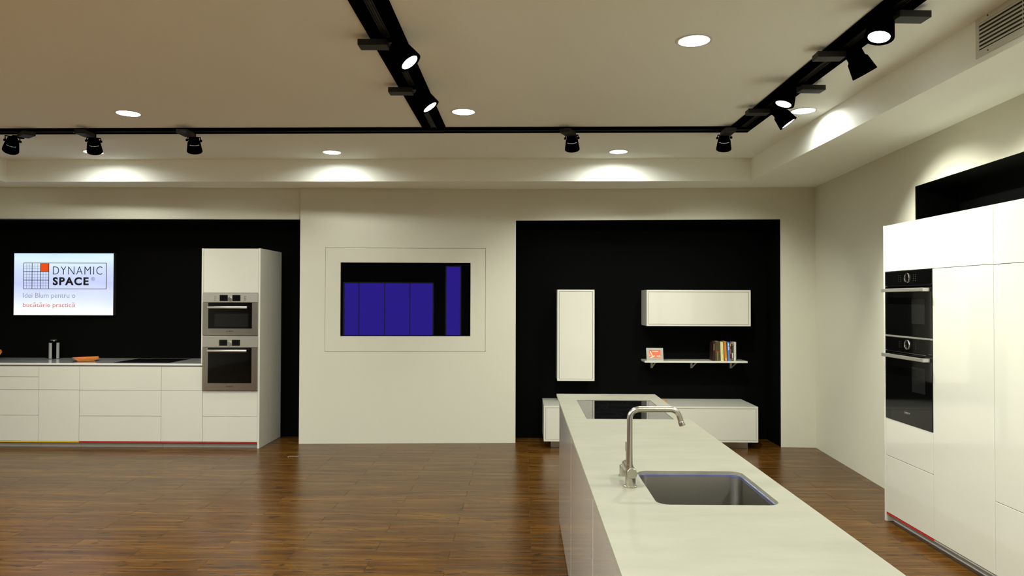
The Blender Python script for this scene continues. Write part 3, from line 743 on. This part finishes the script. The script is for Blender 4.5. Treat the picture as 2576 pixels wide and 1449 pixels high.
mb = MB().box(-.02, .02, .006, .010, .002, .10).rot(Matrix.Translation((1.505, 8.200, ZB-.0015)) @ Matrix.Rotation(R(-3), 4, 'Z') @ Matrix.Rotation(R(14), 4, 'X')); mb.done('stand', M_box, t)
# books
def book(x0, x1, h, lean, col, label, y0=8.088, d=.15, marks=(), cover=None):
    w_ = x1-x0
    t = thing('book', ((x0+x1)/2, y0+.07, ZB), label, 'book', 'books standing on the wall shelf')
    pv = x1 if lean > 0 else x0
    M = Matrix.Translation((pv, 0, ZB+.0002)) @ Matrix.Rotation(R(-lean), 4, 'Y') @ Matrix.Translation((-pv, 0, 0))
    m_ = mat('book_cover', srgb(*col), .45) if not cover else cover
    mb = MB(); mb.box(x0, x1, y0, y0+.003, 0, h, .0008); mb.box(x0, x0+.002, y0, y0+d, 0, h); mb.box(x1-.002, x1, y0, y0+d, 0, h); mb.rot(M); c_ = mb.done('cover', m_, t)
    MB().box(x0+.002, x1-.002, y0+.003, y0+d-.004, .003, h-.003).rot(M).done('pages', M_page, t)
    for (u0, u1, v0, v1, mc) in marks:
        mb = MB(); n_ = max(1, int((v1-v0)/.0075))
        for k in range(n_):
            a = v0+(v1-v0)*k/n_; b = v0+(v1-v0)*(k+.78)/n_ if n_ > 1 else v1
            mb.box(x0+w_*u0, x0+w_*u1, y0-.0006, y0-.0001, a, b)
        mb.rot(M).done('spine_print', mc, c_)
    return t
M_page = mat('paper', (.62, .58, .47), .8)
pw = mat('print_pale', srgb(225, 228, 225), .5); pg_ = mat('print_green', srgb(70, 84, 20), .5); py_ = mat('print_yellow', srgb(235, 190, 70), .5); pr_ = mat('print_red', srgb(190, 50, 25), .5); pt_ = mat('print_olive', srgb(150, 146, 90), .5); pn_ = mat('print_pink', srgb(238, 170, 150), .5); pd_ = mat('print_grey', srgb(140, 138, 132), .5)
M_leather = mat('tooled_leather', srgb(74, 62, 36), .5, noise=(60, .7, (1, 1, .6)), bump=(90, .5, .002, ONE))
M_maroon = mat('maroon_binding', srgb(46, 18, 8), .5, noise=(20, .4, ONE))
book(2.150, 2.172, .208, -1.0, (46, 18, 8), 'very dark maroon book at the left end of the row', cover=M_maroon, marks=[(.2, .6, .12, .19, pt_)])
book(2.1745, 2.228, .221, 0, (74, 62, 36), 'thick old brown book with a mottled spine', cover=M_leather, marks=[(.1, .95, .098, .106, pr_), (.45, .6, .005, .11, pt_)])
book(2.2385, 2.2715, .214, 2.2, (222, 216, 150), 'pale cream-yellow book right of the thick brown one', marks=[(.55, .66, .075, .17, pt_), (.5, .7, .014, .022, pt_)])
book(2.2815, 2.310, .221, 3.2, (205, 128, 20), 'mustard orange book leaning slightly left', marks=[(.4, .75, .008, .028, pw), (.35, .75, .030, .038, py_), (.0, 1.0, .0, .006, pr_)])
book(2.3170, 2.343, .213, 2.6, (58, 132, 222), 'bright blue book with pale lettering on its spine', marks=[(.35, .9, .168, .200, pw), (.35, .9, .122, .163, pw), (.45, .75, .03, .092, pd_)])
book(2.3475, 2.3560, .199, 1.2, (176, 34, 16), 'very thin red and yellow book beside the blue one', marks=[(.0, 1, .165, .197, py_), (.2, .9, .08, .135, pn_), (.0, 1, .0, .028, py_)])
book(2.3575, 2.3795, .188, 0, (10, 9, 8), 'black book with white and green spine lettering', marks=[(.25, .75, .03, .092, pw), (.35, .8, .10, .172, pg_), (.3, .8, .178, .184, pw), (.4, .7, .010, .018, pw)])
book(2.3825, 2.4095, .213, 0, (212, 208, 198), 'white-spined book at the right end of the row', marks=[(.4, .52, .04, .19, pd_), (.35, .65, .006, .014, pd_)])
dish('glass_dish', 1.50, 7.90, .4628, .095, .09, .045, 'orange dish on the low sideboard, mostly hidden behind the island', 11)

# ------------------------------------------------------------------ tall units on the right
XF = 2.664; XB = 3.20
def tall_unit(y0, y1, rows, strip, label, first=False, oven=False):
    t = thing('tall_cabinet', (XF+.3, (y0+y1)/2, 0), label, 'cabinet', 'tall glossy white cabinets on the right')
    mb = MB(); mb.box(XB-.01, XB, y0+.001, y1-.001, .069, 2.1590)
    mb.box(XF+.0225, XB-.011, y0+.001, y0+.017, .069, 2.1590); mb.box(XF+.0225, XB-.011, y1-.017, y1-.001, .069, 2.1590)
    for z0, z1 in ([(.069, .085), (.742, .7575), (1.8205, 1.838), (2.143, 2.1590)] if oven else [(.069, .085), (2.143, 2.1590), (1.810, 1.826)]): mb.box(XF+.0225, XB-.011, y0+.0175, y1-.0175, z0, z1)
    mb.done('body', M_carc, t)
    for nm, z0, z1 in rows: front_x(t, nm, y0, y1, z0, z1, XF)
    MB().box(XF+.060, XF+.075, y0, y1, .012, .0555).done('plinth', M_plin, t)
    MB().box(XF+.052, XF+.062, y0, y1, .001, .0115).done('plinth_foot', M_white, t)
    o = MB().box(XF+.001, XF+.060, y0+.0003, y1-.0003, .0565, .0665, .001).done('accent_strip', M_red if strip else M_plin, t)
    o['label'] = 'red accent strip' if strip else 'silver metal strip'
    if first:
        MB().box(XF-.002, XB, y1, y1+.0215, .001, 2.1600, .001).done('end_panel', M_lack_g, t)
    return t
tall_unit(4.6785, 5.2810, [('door', 1.8205, 2.1600), ('drawer_front', .485, .7575), ('drawer_front', .070, .485)], True, 'tall white cabinet with two black ovens, red strip at its foot', True, True)
tall_unit(4.0765, 4.6785, [('door', 1.8205, 2.1600), ('door', .070, 1.8205)], False, 'tall white cabinet with one full-height door, right of the black ovens')
tall_unit(3.4745, 4.0765, [('door', 1.8185, 2.1600), ('door', .485, 1.8185), ('drawer_front', .070, .485)], False, 'tall white cabinet at the right picture edge, with a bottom drawer')
tall_unit(2.8725, 3.4745, [('door', 1.8185, 2.1600), ('door', .485, 1.8185), ('drawer_front', .070, .485)], False, 'tall white cabinet just outside the right picture edge')
tall_unit(2.2705, 2.8725, [('door', 1.8185, 2.1600), ('door', .070, 1.8185)], False, 'last tall white cabinet towards the camera')

def black_oven(zt, zb, zc_, knob_z, label, logo=False, keys=2):
    t = thing('black_oven', (XF, 4.98, zb), label, 'oven', 'black glass ovens in the right tall cabinet')
    y0, y1 = 4.6815, 5.2780; x = XF-.003
    MB().box(XF+.004, XF+.50, y0+.019, y1-.019, zb+.004, zt-.004).done('casing', M_box, t)
    cp_ = MB().box(x, XF+.0035, y0, y1, zc_+.002, zt-.001, .001).done('control_panel', M_gls, t)
    MB().revolve([(.0350, 0), (.0350, .004), (.0335, .0065), (.0275, .0065), (.0262, .004), (.0262, 0)], (x-.0002, 4.978, knob_z), (-1, 0, 0), 40, closed=True).done('dial_ring', M_chrome, cp_, smooth=True)
    mb = MB()
    for s_ in (-1, 1):
        for dy in (.082, .106):
            for k in range(4): mb.box(x-.0006, x-.0001, 4.978+s_*dy-.0022, 4.978+s_*dy+.0022, knob_z-.022+k*.013, knob_z-.020+k*.013+.0012)
    mb.done('touch_symbols', M_keys, cp_)
    tr = MB().box(x-.006, x-.0003, y0+.06, y1-.05, zc_-.0035, zc_-.0010)
    tr.box(x-.002, x-.0003, y0, y0+.04, zc_+.0045, zc_+.006); tr.box(x-.002, x-.0003, y1-.028, y1, zc_+.0045, zc_+.006)
    tr.done('trim_line', M_chrome, cp_)
    d = MB().box(x, XF+.0035, y0, y1, zb+.001, zc_-.004, .001).done('door', M_gls, t)
    zz = zc_-.022-.010
    mb = MB(); mb.box(XF-.050, XF-.036, 4.735, 5.245, zz-.012, zz+.012, .002)
    mb.box(XF-.046, x-.0002, 5.215, 5.229, zz-.010, zz+.010); mb.done('handle', M_steelh, d)
    MB().box(XF-.051, x-.0002, 4.700, 4.733, zz-.0125, zz+.0125, .002).done('handle_end', M_steelh, d)
    MB().box(x-.0006, x-.0001, 4.762, 4.922, zc_-.262, zc_-.093).done('window', M_glw, d)  # slightly paler rectangle on the door glass
    if logo:
        mb = MB(); text_on(mb, 'BOSCH', (x-.0001, 0, 0), (0, -1, 0), (0, 0, 1), -5.000, -4.950, .8275, .8400, .0006, .02)
        mb.revolve([(.0085, 0), (.0085, .0006), (.0066, .0006), (.0066, 0)], (x-.0001, 5.0145, .834), (-1, 0, 0), 24, closed=True)
        mb.box(x-.0006, x-.0001, 5.0115, 5.0175, .832, .836)
        mb.done('logo', M_alu, d)
    return t
M_keys = mat('key_print', (.075, .075, .07), .5)
black_oven(1.8195, 1.3645, 1.7165, 1.768, 'upper black glass oven in the right tall cabinet')
black_oven(1.3515, .7590, 1.2525, 1.306, 'lower taller black glass oven with logo at its foot', True)
sp_ = MB().box(XF-.004, XF+.012, 4.6815, 5.2780, 1.3522, 1.3638, .001).done('oven_spacer_strip', M_steelh)
tag(sp_, 'thin metal strip between the two black ovens', 'trim strip')

# ------------------------------------------------------------------ island
ZI, TI = .9305, .014
IX0, IX1, IY0, IY1 = .2495, .9585, 1.50, 5.188
hole = rrect(.4555, .8705, 2.408, 2.878, .045, 8)
hb_ = (.371, .870, 4.110, 4.870)
mb = MB().plate([(IX0, IY0), (IX1, IY0), (IX1, IY1), (IX0, IY1)], [hole, [(hb_[0], hb_[2]), (hb_[1], hb_[2]), (hb_[1], hb_[3]), (hb_[0], hb_[3])]], ZI-TI, ZI)
wt = mb.done('island_worktop', M_stone)
tag(wt, 'long pale greenish stone-look worktop of the island', 'worktop')
joints = [5.170, 3.953, 2.729, 1.530]
il = ['far island cabinet under the hob, glossy pale side panel', 'middle island cabinet with glossy pale side panel', 'near island cabinet under the sink, at the bottom of the picture']
for k in range(3):
    y1, y0 = joints[k], joints[k+1]
    t = thing('island_cabinet', (.6, (y0+y1)/2, 0), il[k], 'cabinet', 'island cabinets')
    mb = MB(); zt_ = ZI-TI-.001
    mb.box(.290, .306, y0+.0015, y1-.0015, .03, zt_); mb.box(.900, .916, y0+.0015, y1-.0015, .03, zt_)
    zs_ = [zt_, .70, .70, zt_]; mb.box(.307, .899, y0+.0015, y0+.0175, .03, zs_[k+1]); mb.box(.307, .899, y1-.0175, y1-.0015, .03, zs_[k]); mb.box(.307, .899, y0+.018, y1-.018, .03, .046)
    mb.done('body', M_carc, t)
    MB().box(.270, .2895, y0+.001, y1-.001, .014, zt_, .0022).done('side_panel', M_isl, t)
    MB().box(.285, .900, y0+.0015, y1-.0015, .001, .0135).done('plinth', M_gap, t)
    h3 = [(.030, .30), (.30, .60), (.60, zt_)]
    for w0, w1 in ((y0, (y0+y1)/2), ((y0+y1)/2, y1)):
        for a, b in h3: MB().box(.917, .936, w0+G, w1-G, a+G, b-G, .001).done('drawer_front', M_lack_g, t)
    if k == 0: MB().box(.270, .936, y1+.0, y1+.015, .014, zt_, .0008).done('end_panel', M_lack_g, t)
# island hob
t = thing('glass_hob', (.62, 4.49, ZI-TI), 'glossy black glass hob sunk in the far end of the island worktop', 'hob')
MB().box(hb_[0]+.002, hb_[1]-.002, hb_[2]+.002, hb_[3]-.002, ZI-.012, ZI-.002, .0005).done('glass', M_hob, t)
mb = MB()
for x, y, r_ in ((.50, 4.30, .075), (.50, 4.30, .105), (.74, 4.31, .075), (.62, 4.56, .115), (.62, 4.56, .085), (.50, 4.73, .07), (.75, 4.74, .09), (.75, 4.74, .06)):
    mb.revolve([(r_, ZI-.002), (r_, ZI-.0018), (r_-.0015, ZI-.0018), (r_-.0015, ZI-.002)], (x, y, 0), (0, 0, 1), 48, closed=True)
mb.done('zone_rings', M_ring, t)
# sink
t = thing('sink', (.663, 2.643, ZI-.22), 'rectangular steel sink basin with blue protective film on its rim', 'sink')
zr = ZI-TI-.0006
def loop(r_, inset, z): return [(u, v, z) for u, v in rrect(.4555+inset, .8705-inset, 2.408+inset, 2.878-inset, r_, 8)]
mb = MB(); LP = [loop(.055, -.012, zr), loop(.043, .002, zr), loop(.040, .004, zr-.004), loop(.036, .006, zr-.150), loop(.040, .016, zr-.182), loop(.03, .045, zr-.190), loop(.03, .045, zr-.193), loop(.045, .010, zr-.186), loop(.045, .002, zr-.150), loop(.05, -.002, zr-.006), loop(.055, -.012, zr-.0025)]
R_ = [[mb.bm.verts.new(p) for p in l] for l in LP]; n = len(R_[0])
for i in range(len(R_)-1):
    for k in range(n): mb.bm.faces.new((R_[i][k], R_[i][(k+1) % n], R_[i+1][(k+1) % n], R_[i+1][k]))
for k in range(n): mb.bm.faces.new((R_[-1][k], R_[-1][(k+1) % n], R_[0][(k+1) % n], R_[0][k]))
mb.bm.faces.new(R_[5]); mb.bm.faces.new(R_[6][::-1])
bs = mb.done('basin', M_sink, t, smooth=True)
mb = MB(); LP = [loop(.044, .0012, zr+.0012), loop(.0435, .0026, zr+.0006), loop(.040, .0036, zr-.0020), loop(.040, .0042, zr-.0085)]
LP[3] = [(x, y, z+rnd.uniform(-.003, .0035)) for x, y, z in LP[3]]
R_ = [[mb.bm.verts.new(p) for p in l] for l in LP]
for i in range(3):
    for k in range(n): mb.bm.faces.new((R_[i][k], R_[i][(k+1) % n], R_[i+1][(k+1) % n], R_[i+1][k]))
mb.done('protective_film', M_film, t, smooth=True)['label'] = 'blue protective film'
MB().revolve([(.045, 0), (.045, .002), (.038, .003), (.030, -.0)], (.663, 2.643, zr-.1895), (0, 0, 1), 32).done('drain', M_chrome, t, smooth=True)
# tap
TX, TY = .3975, 2.634
t = thing('tap', (TX, TY, ZI), 'brushed nickel swan-neck tap with squared spout beside the sink', 'tap')
MB().revolve([(.0240, .0002), (.0240, .0045), (.0215, .0060), (.0195, .0065)], (TX, TY, ZI), (0, 0, 1), 36).done('base_flange', M_nickel, t, smooth=True)
MB().cyl((TX, TY, ZI+.0060), (TX, TY, ZI+.062), .0190, 36).done('body', M_nickel, t, smooth=True)
va = Vector((0, 1, 0))
mb = MB().revolve([(.0178, 0), (.0190, .0012), (.0190, .1450), (.0178, .1462)], (TX+.0035, TY-.022, .9835), va, 40); mb.done('valve_cylinder', M_nickel, t, smooth=True)
pts = [(TX-.002, TY, .996), (TX-.002, TY, 1.03)]
x0_, ztp, rb = TX-.002, 1.2140, .034
pts += [(x0_, TY, 1.03+(ztp-rb-1.03)*k/4) for k in range(1, 5)]
for k in range(1, 9):
    a = R(90*k/8); pts.append((x0_+rb-rb*math.cos(a), TY, ztp-rb+rb*math.sin(a)))
xe = .5445
for k in range(1, 4): pts.append((x0_+rb+(xe-x0_-rb)*k/3, TY, ztp))
for k in range(1, 9):
    a = R(72*k/8); pts.append((xe+rb*math.sin(a), TY, ztp-rb+rb*math.cos(a)))
e = Vector(pts[-1]); dd = Vector((math.cos(R(72)), 0, -math.sin(R(72)))); pts.append(tuple(e+dd*.022))
MB().tube(pts, .0107, 24).done('spout', M_nickel, t, smooth=True)
e2 = Vector(pts[-1]); MB().revolve([(.0114, 0), (.0120, .001), (.0120, .0165), (.0100, .0175)], e2-dd*.002, dd, 28).done('aerator', M_nickel, t, smooth=True)
MB().revolve([(.0122, 0), (.0122, .012)], (TX-.002, TY, 1.0000), (0, 0, 1), 28).done('collar', M_nickel, t, smooth=True)
mb = MB().box(TX-.0015, TX+.0040, TY+.096, TY+.106, 1.000, 1.073, .001); mb.box(TX-.0035, TX+.0000, TY+.094, TY+.108, 1.040, 1.074, .0008); mb.done('lever', M_nickel, t)
t = thing('drain_knob', (.392, 2.80, ZI), 'small brushed nickel drain knob behind the tap', 'knob')
MB().revolve([(.0150, .0002), (.0150, .003), (.0120, .004)], (.392, 2.80, ZI), (0, 0, 1), 28).done('foot', M_nickel, t, smooth=True)
MB().revolve([(.0120, .0), (.0120, .036), (.0105, .0375)], (.392, 2.80, ZI+.004), (0, 0, 1), 28).done('grip', M_nickel, t, smooth=True)

# ------------------------------------------------------------------ curled thread on the floor
pts = [(-2.372, 7.245), (-2.385, 7.262), (-2.378, 7.285), (-2.350, 7.300), (-2.325, 7.297), (-2.312, 7.288), (-2.300, 7.292), (-2.292, 7.298), (-2.284, 7.290)]
th_ = MB().tube([(x, y, .0016) for x, y in pts] , .0014, 6).done('thread_scrap', mat('pale_thread', (.55, .52, .45), .8), smooth=True)
tag(th_, 'small curled white thread lying on the wood floor near the left niche', 'thread')
bpy.context.view_layer.update()
